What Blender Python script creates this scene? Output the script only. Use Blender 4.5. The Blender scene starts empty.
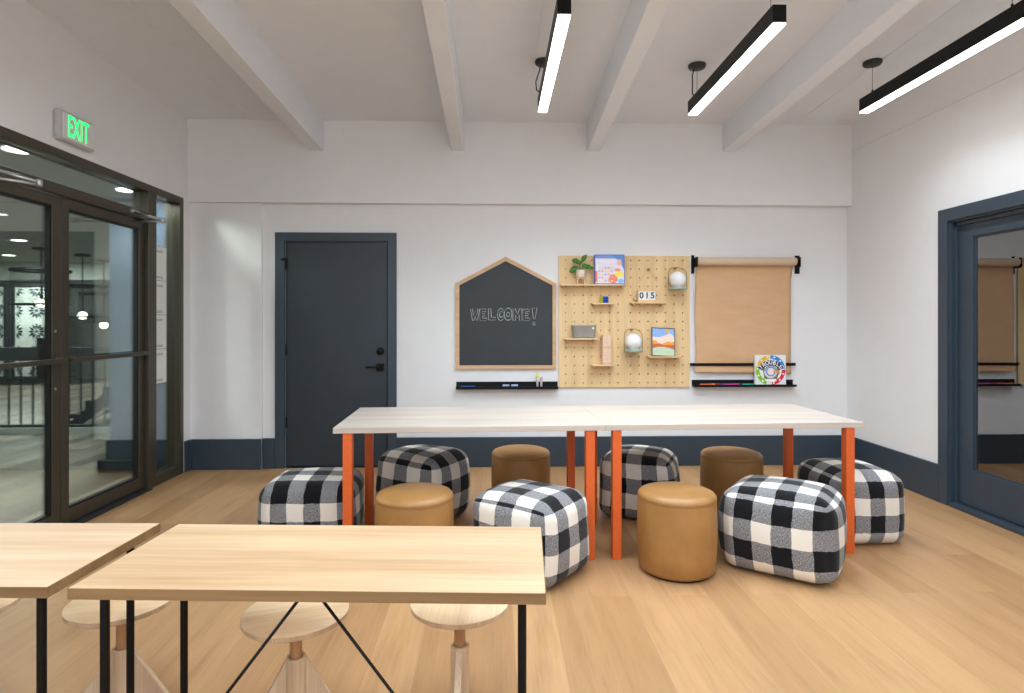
import bpy, bmesh, math, random
from mathutils import Vector, Matrix, Euler
random.seed(7)
PI = math.pi
scn = bpy.context.scene
COL = scn.collection

# ------------------------------------------------------------------ materials
def lin(c):
    return tuple(((v / 255) / 12.92 if v / 255 <= .04045 else ((v / 255 + .055) / 1.055) ** 2.4) for v in c) + (1,)

class N:
    """tiny node-tree helper"""
    def __init__(s, name):
        s.m = bpy.data.materials.new(name); s.m.use_nodes = True
        s.t = s.m.node_tree; s.b = s.t.nodes['Principled BSDF']; s.out = s.t.nodes['Material Output']
    def n(s, kind, **kw):
        nd = s.t.nodes.new(kind)
        for k, v in kw.items():
            if k in nd.inputs: nd.inputs[k].default_value = v
            else: setattr(nd, k, v)
        return nd
    def l(s, a, b): s.t.links.new(a, b)
    def math(s, op, a, b=None):
        nd = s.t.nodes.new('ShaderNodeMath'); nd.operation = op
        for i, v in enumerate((a, b)):
            if v is None: continue
            if isinstance(v, (int, float)): nd.inputs[i].default_value = v
            else: s.l(v, nd.inputs[i])
        return nd.outputs[0]
    def mix(s, fac, a, b, blend='MIX'):
        nd = s.t.nodes.new('ShaderNodeMix'); nd.data_type = 'RGBA'; nd.blend_type = blend
        for i, v in ((0, fac), (6, a), (7, b)):
            if isinstance(v, (int, float, tuple)): nd.inputs[i].default_value = v
            else: s.l(v, nd.inputs[i])
        return nd.outputs[2]
    def ramp(s, fac, stops):
        nd = s.t.nodes.new('ShaderNodeValToRGB'); cr = nd.color_ramp
        while len(cr.elements) < len(stops): cr.elements.new(.5)
        for e, (p, c) in zip(cr.elements, stops): e.position = p; e.color = c
        s.l(fac, nd.inputs[0]); return nd.outputs[0]
    def coords(s, scale=(1, 1, 1), kind='Object', rot=(0, 0, 0), loc=(0, 0, 0)):
        tc = s.n('ShaderNodeTexCoord'); mp = s.n('ShaderNodeMapping')
        mp.inputs['Scale'].default_value = scale; mp.inputs['Rotation'].default_value = rot
        mp.inputs['Location'].default_value = loc
        s.l(tc.outputs[kind], mp.inputs[0]); return mp.outputs[0]
    def noise(s, vec, scale=5, detail=4, rough=.5):
        nd = s.n('ShaderNodeTexNoise', Scale=scale, Detail=detail, Roughness=rough)
        s.l(vec, nd.inputs['Vector']); return nd.outputs[0]
    def bump(s, h, strength=.2, dist=.005):
        nd = s.n('ShaderNodeBump', Strength=strength, Distance=dist)
        s.l(h, nd.inputs['Height']); s.l(nd.outputs[0], s.b.inputs['Normal'])

def paint(name, rgb, rough=.5, metal=0, var=.03, nscale=40, bump=0, spec=.5, coat=0):
    s = N(name); c = lin(rgb)
    v = s.noise(s.coords(), nscale, 3)
    lo = tuple(x * (1 - var) for x in c[:3]) + (1,); hi = tuple(min(1, x * (1 + var)) for x in c[:3]) + (1,)
    s.l(s.ramp(v, [(.3, lo), (.7, hi)]), s.b.inputs['Base Color'])
    s.b.inputs['Roughness'].default_value = rough; s.b.inputs['Metallic'].default_value = metal
    s.b.inputs['Specular IOR Level'].default_value = spec
    if coat: s.b.inputs['Coat Weight'].default_value = coat
    if bump: s.bump(v, bump, .002)
    return s.m

def emit(name, rgb, strength):
    s = N(name)
    s.b.inputs['Base Color'].default_value = lin(rgb)
    s.b.inputs['Emission Color'].default_value = lin(rgb)
    s.b.inputs['Emission Strength'].default_value = strength
    return s.m

def wood(name, light, mid, dark, axis=0, fine=60, rough=.45, contrast=1.0, seed=0.0):
    """grain running along local axis 0/1/2"""
    s = N(name)
    sc = [14, 14, 14]; sc[axis] = .9
    sf = [fine * 3, fine * 3, fine * 3]; sf[axis] = 3
    broad = s.noise(s.coords(sc, loc=(seed, seed * 1.7, seed)), 1.0, 5, .55)
    finen = s.noise(s.coords(sf, loc=(seed, seed, seed)), 1.0, 3, .6)
    base = s.ramp(broad, [(.32, lin(light)), (.52, lin(mid)), (.74, lin(dark))])
    g = s.ramp(finen, [(.3, (.84, .82, .79, 1)), (.65, (1.04, 1.04, 1.04, 1))])
    s.l(s.mix(.75 * contrast, base, g, 'MULTIPLY'), s.b.inputs['Base Color'])
    s.b.inputs['Roughness'].default_value = rough
    s.bump(finen, .05, .001)
    return s.m

def plank_floor(name, c1, c2, grain_dark, width=.19, length=1.25, rough=.42):
    s = N(name)
    vec = s.coords(rot=(0, 0, PI / 2), loc=(.37, .11, 0))
    br = s.n('ShaderNodeTexBrick'); s.l(vec, br.inputs['Vector'])
    br.offset = .37; br.offset_frequency = 2
    br.inputs['Scale'].default_value = 1; br.inputs['Brick Width'].default_value = length
    br.inputs['Row Height'].default_value = width; br.inputs['Mortar Size'].default_value = .0011
    br.inputs['Mortar Smooth'].default_value = .3; br.inputs['Bias'].default_value = -.1
    br.inputs['Color1'].default_value = (0, 0, 0, 1); br.inputs['Color2'].default_value = (1, 1, 1, 1)
    br.inputs['Mortar'].default_value = (.5, .5, .5, 1)
    sep = s.n('ShaderNodeSeparateXYZ'); s.l(vec, sep.inputs[0])
    # every plank shifts its grain
    comb = s.n('ShaderNodeCombineXYZ')
    s.l(s.math('MULTIPLY', sep.outputs[0], 1.1), comb.inputs[0])
    s.l(s.math('MULTIPLY', sep.outputs[1], 11), comb.inputs[1])
    s.l(s.math('MULTIPLY', br.outputs['Color'], 37.0), comb.inputs[2])
    broad = s.noise(comb.outputs[0], 1.3, 6, .6)
    comb2 = s.n('ShaderNodeCombineXYZ')
    s.l(s.math('MULTIPLY', sep.outputs[0], 5), comb2.inputs[0])
    s.l(s.math('MULTIPLY', sep.outputs[1], 140), comb2.inputs[1])
    s.l(s.math('MULTIPLY', br.outputs['Color'], 11.0), comb2.inputs[2])
    fine = s.noise(comb2.outputs[0], 1, 4, .6)
    tone = s.ramp(br.outputs['Color'], [(0, lin(c1)), (1, lin(c2))])
    g1 = s.ramp(broad, [(.33, (1.08, 1.07, 1.05, 1)), (.55, (.98, .97, .96, 1)), (.78, grain_dark)])
    g2 = s.ramp(fine, [(.3, (.90, .88, .86, 1)), (.6, (1.02, 1.02, 1.02, 1))])
    c = s.mix(1, tone, g1, 'MULTIPLY'); c = s.mix(.8, c, g2, 'MULTIPLY')
    c = s.mix(s.math('MULTIPLY', br.outputs['Fac'], .35), c, (.18, .11, .06, 1))
    s.l(c, s.b.inputs['Base Color'])
    s.b.inputs['Roughness'].default_value = rough
    s.b.inputs['Specular IOR Level'].default_value = .4
    s.bump(fine, .04, .001)
    return s.m

def glass(name, tint, refl=1.0, rough=0.0):
    s = N(name); s.t.nodes.remove(s.b)
    tr = s.n('ShaderNodeBsdfTransparent'); tr.inputs[0].default_value = tint
    gl = s.n('ShaderNodeBsdfGlossy'); gl.inputs['Roughness'].default_value = rough
    gl.inputs[0].default_value = (1, 1, 1, 1)
    fr = s.n('ShaderNodeFresnel'); fr.inputs[0].default_value = 1.52
    mx = s.n('ShaderNodeMixShader')
    s.l(s.math('MINIMUM', s.math('MULTIPLY', fr.outputs[0], refl), 1.0), mx.inputs[0])
    s.l(tr.outputs[0], mx.inputs[1]); s.l(gl.outputs[0], mx.inputs[2])
    s.l(mx.outputs[0], s.out.inputs[0])
    return s.m

def plaid(name='buffalo_plaid_wool'):
    s = N(name)
    uv = s.n('ShaderNodeUVMap'); uv.uv_map = 'UVMap'
    wob = s.n('ShaderNodeTexNoise', Scale=1.6, Detail=2.0); s.l(uv.outputs[0], wob.inputs['Vector'])
    sep = s.n('ShaderNodeSeparateXYZ'); s.l(uv.outputs[0], sep.inputs[0])
    w = s.math('MULTIPLY', s.math('SUBTRACT', wob.outputs[0], .5), .16)
    def stripe(o, k):
        v = s.math('ADD', o, s.math('MULTIPLY', w, k))
        return s.math('GREATER_THAN', s.math('FRACT', s.math('MULTIPLY', v, .5)), .5)
    a = stripe(sep.outputs[0], 1); b = stripe(sep.outputs[1], -1)
    tot = s.math('MULTIPLY', s.math('ADD', a, b), .5)              # 0 cream, .5 grey, 1 black
    mp = s.n('ShaderNodeMapping'); mp.inputs['Scale'].default_value = (9, 40, 1); s.l(uv.outputs[0], mp.inputs[0])
    mp2 = s.n('ShaderNodeMapping'); mp2.inputs['Scale'].default_value = (40, 9, 1); s.l(uv.outputs[0], mp2.inputs[0])
    n1 = s.noise(mp.outputs[0], 1, 2, .7); n2 = s.noise(mp2.outputs[0], 1, 2, .7)
    nn = s.math('MULTIPLY', s.math('ADD', n1, n2), .5)
    # heathered: threads of the two yarns show through most in the half tone
    edge = s.math('ADD', tot, s.math('MULTIPLY', s.math('SUBTRACT', nn, .5),
                  s.math('ADD', .35, s.math('MULTIPLY', s.math('SUBTRACT', .5, s.math('ABSOLUTE', s.math('SUBTRACT', tot, .5))), 2.6))))
    c = s.ramp(edge, [(.0, lin((226, 219, 208))), (.22, lin((204, 196, 186))), (.5, lin((118, 119, 124))), (.8, lin((34, 34, 38))), (1, lin((16, 16, 19)))])
    s.l(c, s.b.inputs['Base Color'])
    s.b.inputs['Roughness'].default_value = .95; s.b.inputs['Specular IOR Level'].default_value = .15
    s.b.inputs['Sheen Weight'].default_value = .15
    s.bump(nn, .5, .004)
    return s.m

M = {}
M['wall'] = paint('painted_wall', (232, 232, 233), .75, var=.012, nscale=6, spec=.2)
M['ceil'] = paint('painted_ceiling', (228, 232, 238), .85, var=.012, nscale=6, spec=.2)
M['navy'] = paint('navy_paint', (52, 65, 77), .42, var=.04, nscale=3)
M['navy2'] = paint('navy_door_paint', (44, 53, 62), .42, var=.06, nscale=2.5)
M['floor'] = plank_floor('oak_plank_floor', (170, 130, 90), (194, 153, 110), (.78, .72, .64, 1))
M['lobbyfloor'] = plank_floor('grey_plank_floor', (84, 79, 70), (150, 144, 130), (.36, .33, .30, 1), .16, 1.2, .4)
M['maple'] = wood('maple_top', (214, 184, 148), (204, 170, 132), (184, 146, 107), 0)
M['maple2'] = wood('maple_top_paler', (222, 194, 162), (213, 180, 146), (194, 156, 122), 0, seed=3.3)
M['ash'] = wood('ash_seat', (242, 214, 174), (232, 200, 158), (212, 176, 134), 0, seed=5)
M['ashv'] = wood('ash_column', (222, 200, 172), (206, 182, 152), (176, 150, 120), 2, seed=8)
M['screww'] = wood('darker_turned_screw', (190, 146, 104), (172, 128, 88), (140, 100, 66), 2, seed=2)
M['white_oak'] = wood('whitewashed_top', (202, 190, 179), (193, 181, 170), (178, 165, 154), 0, rough=.4, contrast=.6, seed=1)
M['edge'] = wood('desk_edge_shaded', (150, 119, 82), (136, 107, 73), (118, 91, 60), 0, seed=7)  # desk wood darkened, with the shade on the edges painted in
M['black'] = paint('black_metal', (6, 6, 7), .5, var=.05, spec=.25)
M['orange'] = paint('orange_powder_coat', (216, 96, 38), .45, var=.04, nscale=60)
M['plaid'] = plaid()
M['leather'] = None
M['bronze'] = paint('dark_bronze_aluminium', (76, 70, 58), .38, metal=.35, var=.06, nscale=30)
M['bronze_edge'] = paint('black_gasket', (12, 12, 12), .6)
M['silver'] = paint('brushed_metal', (170, 172, 172), .32, metal=.9)
M['glass'] = glass('storefront_glass', (.82, .88, .845, 1), .8)
M['glassdoor'] = glass('office_door_glass', (.62, .65, .66, 1), 4.2)
M['ply'] = wood('birch_plywood', (236, 205, 156), (229, 196, 146), (216, 180, 130), 2, rough=.6, contrast=.6, seed=4)
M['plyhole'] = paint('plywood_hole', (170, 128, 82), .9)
M['shelfw'] = wood('pale_shelf_wood', (236, 206, 164), (228, 196, 150), (212, 176, 128), 0, seed=6)
M['chalk'] = paint('chalkboard_slate', (43, 49, 53), .55, var=.10, nscale=5)
M['framewood'] = wood('frame_oak', (222, 186, 146), (208, 170, 130), (190, 150, 110), 0, seed=9)
M['chalkwhite'] = paint('chalk_line', (205, 208, 208), .95)
M['kraft'] = None
M['rollpaper'] = paint('kraft_roll', (214, 188, 160), .7, var=.03)
M['white'] = paint('white_plastic', (238, 238, 236), .45)
M['pot'] = paint('white_ceramic', (232, 216, 200), .5)
M['leaf'] = paint('leaf_green', (60, 120, 30), .45, var=.3, nscale=25)
M['soil'] = paint('soil', (50, 35, 25), .95)
M['greymetal'] = paint('grey_bin', (160, 154, 148), .4, var=.06)
M['greymetal_dark'] = paint('grey_bin_inside', (96, 92, 90), .5)
M['sage'] = paint('sage_base', (150, 167, 150), .5)
M['globe'] = paint('opal_globe', (238, 236, 234), .25, var=.01)
M['cord'] = paint('dark_cord', (50, 60, 48), .7)
M['brass'] = paint('brass_peg', (150, 112, 50), .4, metal=.6)
M['block'] = wood('block_wood', (244, 216, 190), (236, 204, 176), (222, 184, 152), 0, seed=12)
M['blockp'] = wood('block_wood_pinker', (240, 204, 180), (230, 190, 164), (214, 170, 142), 0, seed=14)
M['exit_box'] = paint('exit_housing', (226, 226, 226), .5)
M['exit_side'] = paint('exit_housing_edge', (188, 188, 190), .5)
M['exit_green'] = emit('exit_letters', (20, 240, 110), 1.6)
M['led'] = emit('led_diffuser', (255, 252, 248), 9.0)
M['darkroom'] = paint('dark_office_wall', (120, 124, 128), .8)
M['lobbywall'] = paint('lobby_wall', (150, 156, 150), .8, var=.02)
M['lobbyblue'] = paint('lobby_blue_wall', (96, 116, 144), .7, var=.02, nscale=3)
M['lobbyceil'] = paint('lobby_ceiling', (176, 182, 176), .85, var=.02)
M['charcoal'] = paint('charcoal_paint', (34, 36, 36), .5)
M['panelwhite'] = paint('lattice_white', (206, 214, 208), .6)
M['panelblue'] = paint('lattice_recess', (26, 38, 52), .6)
M['downlight'] = emit('downlight_lens', (255, 252, 240), 14)
M['bulb'] = emit('frosted_bulb', (255, 250, 232), 12)
M['paper'] = paint('white_notice_paper', (236, 240, 236), .8)
M['papertext'] = paint('notice_grey_print', (150, 156, 152), .8)
M['stair'] = paint('dark_stair', (26, 28, 30), .6)
M['stairlight'] = paint('stair_stringer', (150, 154, 150), .6)
M['matte_dark'] = paint('dark_threshold', (46, 48, 52), .5, metal=.3)

def mk_leather():
    s = N('tan_leather')
    v = s.noise(s.coords(), 6, 5, .6); f = s.noise(s.coords(), 260, 2)
    s.l(s.ramp(v, [(.3, lin((150, 108, 58))), (.7, lin((170, 124, 70)))]), s.b.inputs['Base Color'])
    s.b.inputs['Roughness'].default_value = .43; s.bump(f, .12, .002)
    return s.m
M['leather'] = mk_leather()
M['leather_seam'] = paint('leather_welt', (142, 102, 56), .6)
def mk_kraft():
    s = N('kraft_paper')
    v = s.noise(s.coords((1.2, 1, 4)), 3, 5, .6)
    s.l(s.ramp(v, [(.3, lin((206, 164, 122))), (.7, lin((214, 173, 132)))]), s.b.inputs['Base Color'])
    s.b.inputs['Roughness'].default_value = .7; s.bump(v, .25, .02)
    return s.m
M['kraft'] = mk_kraft()
def mk_brickwall():
    s = N('lobby_brick')
    br = s.n('ShaderNodeTexBrick'); s.l(s.coords(rot=(PI / 2, 0, 0)), br.inputs['Vector'])
    br.inputs['Scale'].default_value = 4
    br.inputs['Color1'].default_value = lin((146, 150, 144)); br.inputs['Color2'].default_value = lin((160, 164, 158))
    br.inputs['Mortar'].default_value = lin((128, 132, 128))
    s.l(br.outputs[0], s.b.inputs['Base Color']); s.b.inputs['Roughness'].default_value = .85
    return s.m
M['brick'] = mk_brickwall()
def mk_shade():
    s = N('black_mesh_shade'); s.t.nodes.remove(s.b)
    d = s.n('ShaderNodeBsdfDiffuse'); d.inputs[0].default_value = (.02, .022, .022, 1)
    t = s.n('ShaderNodeBsdfTransparent'); mx = s.n('ShaderNodeMixShader'); mx.inputs[0].default_value = .2
    s.l(t.outputs[0], mx.inputs[1]); s.l(d.outputs[0], mx.inputs[2]); s.l(mx.outputs[0], s.out.inputs[0])
    return s.m
M['shade'] = mk_shade()
_flat = {}
def flat(rgb, rough=.5):
    if rgb not in _flat: _flat[rgb] = paint('print_%02x%02x%02x' % rgb, rgb, rough, var=.03)
    return _flat[rgb]

# ------------------------------------------------------------------ mesh builder
class MB:
    def __init__(s): s.bm = bmesh.new(); s.mats = []
    def mi(s, m):
        if m is None: return 0
        if m not in s.mats: s.mats.append(m)
        return s.mats.index(m)
    def box(s, x0, x1, y0, y1, z0, z1, m=None, bev=0):
        i = s.mi(m)
        vs = [s.bm.verts.new((x, y, z)) for x in (x0, x1) for y in (y0, y1) for z in (z0, z1)]
        fs = [s.bm.faces.new([vs[k] for k in q]) for q in ((0, 1, 3, 2), (4, 6, 7, 5), (0, 4, 5, 1), (2, 3, 7, 6), (0, 2, 6, 4), (1, 5, 7, 3))]
        for f in fs: f.material_index = i
        if bev:
            es = list({e for f in fs for e in f.edges})
            r = bmesh.ops.bevel(s.bm, geom=es, offset=bev, segments=2, affect='EDGES', profile=.5)
            for f in r['faces']: f.material_index = i
        return s
    def lathe(s, prof, seg=32, c=(0, 0, 0), axis=2, m=None, smooth=True, a0=0):
        """prof: list of (r, h) ; closed at ends where r == 0"""
        i = s.mi(m); rings = []
        def P(r, h, a):
            p = [r * math.cos(a), r * math.sin(a), h]
            if axis == 0: p = [p[2], p[0], p[1]]
            elif axis == 1: p = [p[0], p[2], -p[1]]
            return Vector(p) + Vector(c)
        for r, h in prof:
            if r < 1e-7: rings.append([s.bm.verts.new(P(0, h, 0))])
            else: rings.append([s.bm.verts.new(P(r, h, a0 + 2 * PI * k / seg)) for k in range(seg)])
        for A, B in zip(rings, rings[1:]):
            for k in range(seg):
                k2 = (k + 1) % seg
                if len(A) == 1 and len(B) == 1: continue
                if len(A) == 1: q = [A[0], B[k], B[k2]]
                elif len(B) == 1: q = [A[k], B[0], A[k2]]
                else: q = [A[k], B[k], B[k2], A[k2]]
                f = s.bm.faces.new(q); f.material_index = i; f.smooth = smooth
        return s
    def cyl(s, r, h0, h1, seg=24, c=(0, 0, 0), axis=2, m=None, bev=0, r2=None):
        r2 = r if r2 is None else r2
        i = s.mi(m); n0 = len(s.bm.faces)
        if bev: prof = [(0, h0), (r - bev, h0), (r, h0 + bev), (r2, h1 - bev), (r2 - bev, h1), (0, h1)]
        else: prof = [(0, h0), (r, h0), (r2, h1), (0, h1)]
        return s.lathe(prof, seg, c, axis, m, smooth=False if not bev else True)
    def tube(s, pts, r, seg=8, m=None, closed=False):
        i = s.mi(m); pts = [Vector(p) for p in pts]; n = len(pts); rings = []
        for k, p in enumerate(pts):
            if closed: d = pts[(k + 1) % n] - pts[k - 1]
            else: d = pts[min(k + 1, n - 1)] - pts[max(k - 1, 0)]
            d.normalize()
            up = Vector((0, 0, 1)) if abs(d.z) < .95 else Vector((1, 0, 0))
            if k and not closed: up = pu
            a = d.cross(up)
            if a.length < 1e-4: a = d.cross(Vector((0, 1, 0)))
            a.normalize(); b = a.cross(d).normalized(); pu = b
            rings.append([s.bm.verts.new(p + a * r * math.cos(2 * PI * j / seg) + b * r * math.sin(2 * PI * j / seg)) for j in range(seg)])
        rng = range(n if closed else n - 1)
        for k in rng:
            A, B = rings[k], rings[(k + 1) % n]
            for j in range(seg):
                f = s.bm.faces.new([A[j], A[(j + 1) % seg], B[(j + 1) % seg], B[j]]); f.material_index = i; f.smooth = True
        if not closed:
            for R in (rings[0], rings[-1]):
                f = s.bm.faces.new(R); f.material_index = i
        return s
    def prism(s, poly, y0, y1, m=None, plane='xz'):
        """extrude polygon (a,b) between y0..y1"""
        i = s.mi(m)
        def P(a, b, y): return {'xz': (a, y, b), 'xy': (a, b, y), 'yz': (y, a, b)}[plane]
        A = [s.bm.verts.new(P(a, b, y0)) for a, b in poly]; B = [s.bm.verts.new(P(a, b, y1)) for a, b in poly]
        fs = [s.bm.faces.new(A), s.bm.faces.new(list(reversed(B)))]
        for k in range(len(poly)):
            fs.append(s.bm.faces.new([A[k], B[k], B[(k + 1) % len(poly)], A[(k + 1) % len(poly)]]))
        for f in fs: f.material_index = i
        return s
    def build(s, name, mat, parent=None, loc=None, rot=None, bevel=0, smooth=False, fixn=True):
        if fixn: bmesh.ops.recalc_face_normals(s.bm, faces=s.bm.faces)
        me = bpy.data.meshes.new(name); s.bm.to_mesh(me); s.bm.free()
        ms = s.mats if s.mats else [mat]
        if s.mats and mat is not None and s.mats[0] is not mat and mat not in s.mats: pass
        for m in ms: me.materials.append(m)
        o = bpy.data.objects.new(name, me); COL.objects.link(o)
        if smooth:
            for p in me.polygons: p.use_smooth = True
        if bevel:
            b = o.modifiers.new('bevel', 'BEVEL'); b.width = bevel; b.segments = 2; b.limit_method = 'ANGLE'; b.angle_limit = math.radians(40)
            b.harden_normals = False
        if loc: o.location = loc
        if rot: o.rotation_euler = rot
        if parent: o.parent = parent
        return o

def tag(o, label, cat, group=None):
    o['label'] = label; o['category'] = cat
    if group: o['group'] = group
    return o
def thing(name, label, cat, loc=(0, 0, 0), rz=0, group=None):
    o = bpy.data.objects.new(name, None); COL.objects.link(o); o.empty_display_size = .1
    o.location = loc; o.rotation_euler = (0, 0, rz)
    return tag(o, label, cat, group)
def struct(name, mb, mat, bevel=0, parent=None, **k):
    o = mb.build(name, mat, parent, bevel=bevel, **k)
    if not parent: o['kind'] = 'structure'
    return o
def dup(root, loc, rz=None, label=None, group=None, scale=None):
    r = root.copy(); COL.objects.link(r); r.location = loc
    if rz is not None: r.rotation_euler = (0, 0, rz)
    if label: r['label'] = label
    if group: r['group'] = group
    if scale: r.scale = scale
    for ch in list(root.children):
        c = ch.copy(); COL.objects.link(c); c.parent = r
        for g in list(ch.children):
            d = g.copy(); COL.objects.link(d); d.parent = c
    return r
def text(name, s, size, mat, parent, loc, rot=(PI / 2, 0, 0), depth=.0008, outline=0, align='CENTER', sx=1, spacing=1, offset=0):
    cu = bpy.data.curves.new(name, 'FONT'); cu.body = s; cu.size = size; cu.extrude = depth
    cu.align_x = align; cu.align_y = 'CENTER'; cu.space_character = spacing
    if outline: cu.fill_mode = 'NONE'; cu.bevel_depth = outline; cu.extrude = 0
    cu.materials.append(mat)
    cu.offset = offset
    tmp = bpy.data.objects.new(name, cu); COL.objects.link(tmp)
    dg = bpy.context.evaluated_depsgraph_get(); me = bpy.data.meshes.new_from_object(tmp.evaluated_get(dg))
    bpy.data.objects.remove(tmp); me.materials.clear(); me.materials.append(mat)
    o = bpy.data.objects.new(name, me); COL.objects.link(o); o.location = loc; o.rotation_euler = rot
    o.scale = (sx, 1, 1)
    if parent: o.parent = parent
    return o

# ------------------------------------------------------------------ room
XL, XR, YB, ZC = -2.73, 3.267, 5.48, 3.12
YR = -3.4                                   # rear wall behind the photographer
SL = .038                                   # the ceiling rises slightly away from the back wall
def zc(y): return ZC + SL * (5.4 - y)

struct('floor', MB().box(XL - .06, XR + .02, YR, YB + .12, -.1, 0), M['floor'])
# back wall with the door opening
DX0, DX1, DZ = -1.895, -.968, 2.052
w = MB()
w.box(XL - .2, DX0, YB, YB + .15, 0, 3.4); w.box(DX1, XR + .2, YB, YB + .15, 0, 3.4); w.box(DX0, DX1, YB, YB + .15, DZ, 3.4)
struct('wall_back', w, M['wall'])
struct('trim_1', MB().box(XL, XR, YB - .08, YB, 2.385, 3.3), M['wall'], bevel=.004)
struct('trim_2', MB().box(XL, -2.094, YB - .035, YB, .27, 2.385), M['wall'], bevel=.004)
# right wall with the door opening
RY0, RY1, RZ = 3.29, 4.225, 2.045
w = MB()
w.box(XR, XR + .14, RY1, YB, 0, 3.4); w.box(XR, XR + .14, YR, RY0, 0, 3.4); w.box(XR, XR + .14, RY0, RY1, RZ, 3.4)
struct('wall_right', w, M['wall'])
# left wall: above the glazed screen, the return at the corner, the solid part towards the rear
SY0, SY1, SZ = 1.85, 5.335, 2.405
w = MB()
w.box(XL - .14, XL, SY0, YB, SZ, 3.4); w.box(XL - .14, XL, SY1, YB, 0, SZ); w.box(XL - .14, XL, YR, SY0, 0, 3.4)
struct('wall_left', w, M['wall'])
# rear wall with a wide opening for the added fill light
w = MB()
w.box(XL - .14, -2.1, YR - .15, YR, 0, 3.4); w.box(2.6, XR + .14, YR - .15, YR, 0, 3.4)
w.box(-2.1, 2.6, YR - .15, YR, 0, .9); w.box(-2.1, 2.6, YR - .15, YR, 2.4, 3.4)
struct('wall_rear', w, M['wall'])
# ceiling (slightly sloped slab)
c = MB()
c.prism([(YR - .1, zc(YR - .1)), (YB + .1, zc(YB + .1)), (YB + .1, zc(YB) + .12), (YR - .1, zc(YR) + .12)], XL - .14, XR + .14, plane='yz')
struct('ceiling', c, M['ceil'])
def beam(name, x0, x1, z5, dx):
    b = MB(); y0 = YR
    b.prism([(y0, z5 + SL * (5.4 - y0)), (YB - .08, z5), (YB - .08, zc(YB - .08) + .02), (y0, zc(y0) + .02)], x0, x1, plane='yz')
    for v in b.bm.verts: v.co.x += dx * (YB - .08 - v.co.y)
    return struct(name, b, M['ceil'], bevel=.004)
for k, (a, b_, z5, dx) in enumerate(((-1.648, -1.528, 2.848, 0), (-.392, -.278, 2.855, .008), (.831, .945, 2.862, -.021), (2.070, 2.184, 2.868, -.003))):
    beam('trim_%d' % (k + 3), a, b_, z5, dx)
# ceiling joint strips
for k, x in enumerate((-2.15, 2.727)):
    b = MB(); b.prism([(YR, zc(YR) - .004), (5.4, zc(5.4) - .004), (5.4, zc(5.4) + .01), (YR, zc(YR) + .01)], x - .005, x + .005, plane='yz')
    struct('trim_%d' % (k + 7), b, M['ceil'])
b = MB(); b.prism([(YR, zc(YR) - .006), (5.4, zc(5.4) - .006), (5.4, zc(5.4) + .01), (YR, zc(YR) + .01)], .279, .287, plane='yz')
struct('trim_9', b, M['ceil'])
b = MB().box(XR - .012, XR, YR, 5.4, 2.878, 2.89); struct('trim_10', b, M['wall'])

# baseboards
bb = MB(); bb.box(XL + .022, -2.094, YB - .055, YB - .0355, 0, .272); bb.box(-2.094, DX0 - .089, YB - .02, YB - .0005, 0, .272); bb.box(DX1 + .077, XR - .02, YB - .02, YB - .0005, 0, .272)
struct('baseboard_back', bb, M['navy'], bevel=.003)
struct('baseboard_right', MB().box(XR - .02, XR - .0005, RY1 + .092, YB - .0205, 0, .275).box(XR - .02, XR - .0005, YR, RY0 - .092, 0, .275), M['navy'], bevel=.003)
struct('baseboard_left', MB().box(XL + .0005, XL + .02, SY1 + .012, YB - .056, 0, .272).box(XL + .0005, XL + .02, YR, SY0 - .01, 0, .272), M['navy'], bevel=.003)

# ---- back door (door_1)
tag_d = bpy.data.objects.new('door_1', None); COL.objects.link(tag_d); tag_d['kind'] = 'structure'
cas = MB()
cas.box(-1.981, -1.895, YB - .022, YB - .0005, 0, 2.128); cas.box(-.968, -.892, YB - .022, YB - .0005, 0, 2.128)
cas.box(-1.895, -.968, YB - .022, YB - .0005, 2.052, 2.128)
cas.box(-1.895, -1.887, YB, YB + .1, 0, 2.052); cas.box(-.976, -.968, YB, YB + .1, 0, 2.052); cas.box(-1.887, -.976, YB, YB + .1, 2.044, 2.052)
cas.build('door_frame', M['navy'], tag_d, bevel=.002)
MB().box(-1.883, -.980, YB + .012, YB + .055, .012, 2.040).build('door_leaf', M['navy2'], tag_d, bevel=.002)
MB().box(-1.887, -.976, YB + .001, YB + .09, .0, .008).build('threshold', M['black'], tag_d)
for z in (.36, 1.02, 1.80):
    h = MB(); h.cyl(.007, z, z + .1, 12, (-1.885, YB - .004, 0)); h.build('hinge', M['black'], tag_d)
cl = MB(); cl.box(-1.925, -1.872, YB - .034, YB - .022, 1.875, 1.895); cl.cyl(.008, 1.79, 1.9, 10, (-1.884, YB - .02, 0)); cl.build('hinge_stop', M['black'], tag_d, bevel=.002)
db = MB(); db.lathe([(0, -.03), (.026, -.03), (.033, -.022), (.034, 0), (0, 0)], 28, (-1.043, YB + .012, 1.055), axis=1)
db.build('deadbolt', M['black'], tag_d)
lv = MB(); lv.box(-1.077, -1.007, YB + .000, YB + .012, .872, .942, bev=.004); lv.cyl(.012, -.045, 0, 16, (-1.042, YB + .001, .912), axis=1)
lv.box(-1.165, -1.03, YB - .055, YB - .04, .903, .921, bev=.004)
lv.build('lever_handle', M['black'], tag_d)

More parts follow.
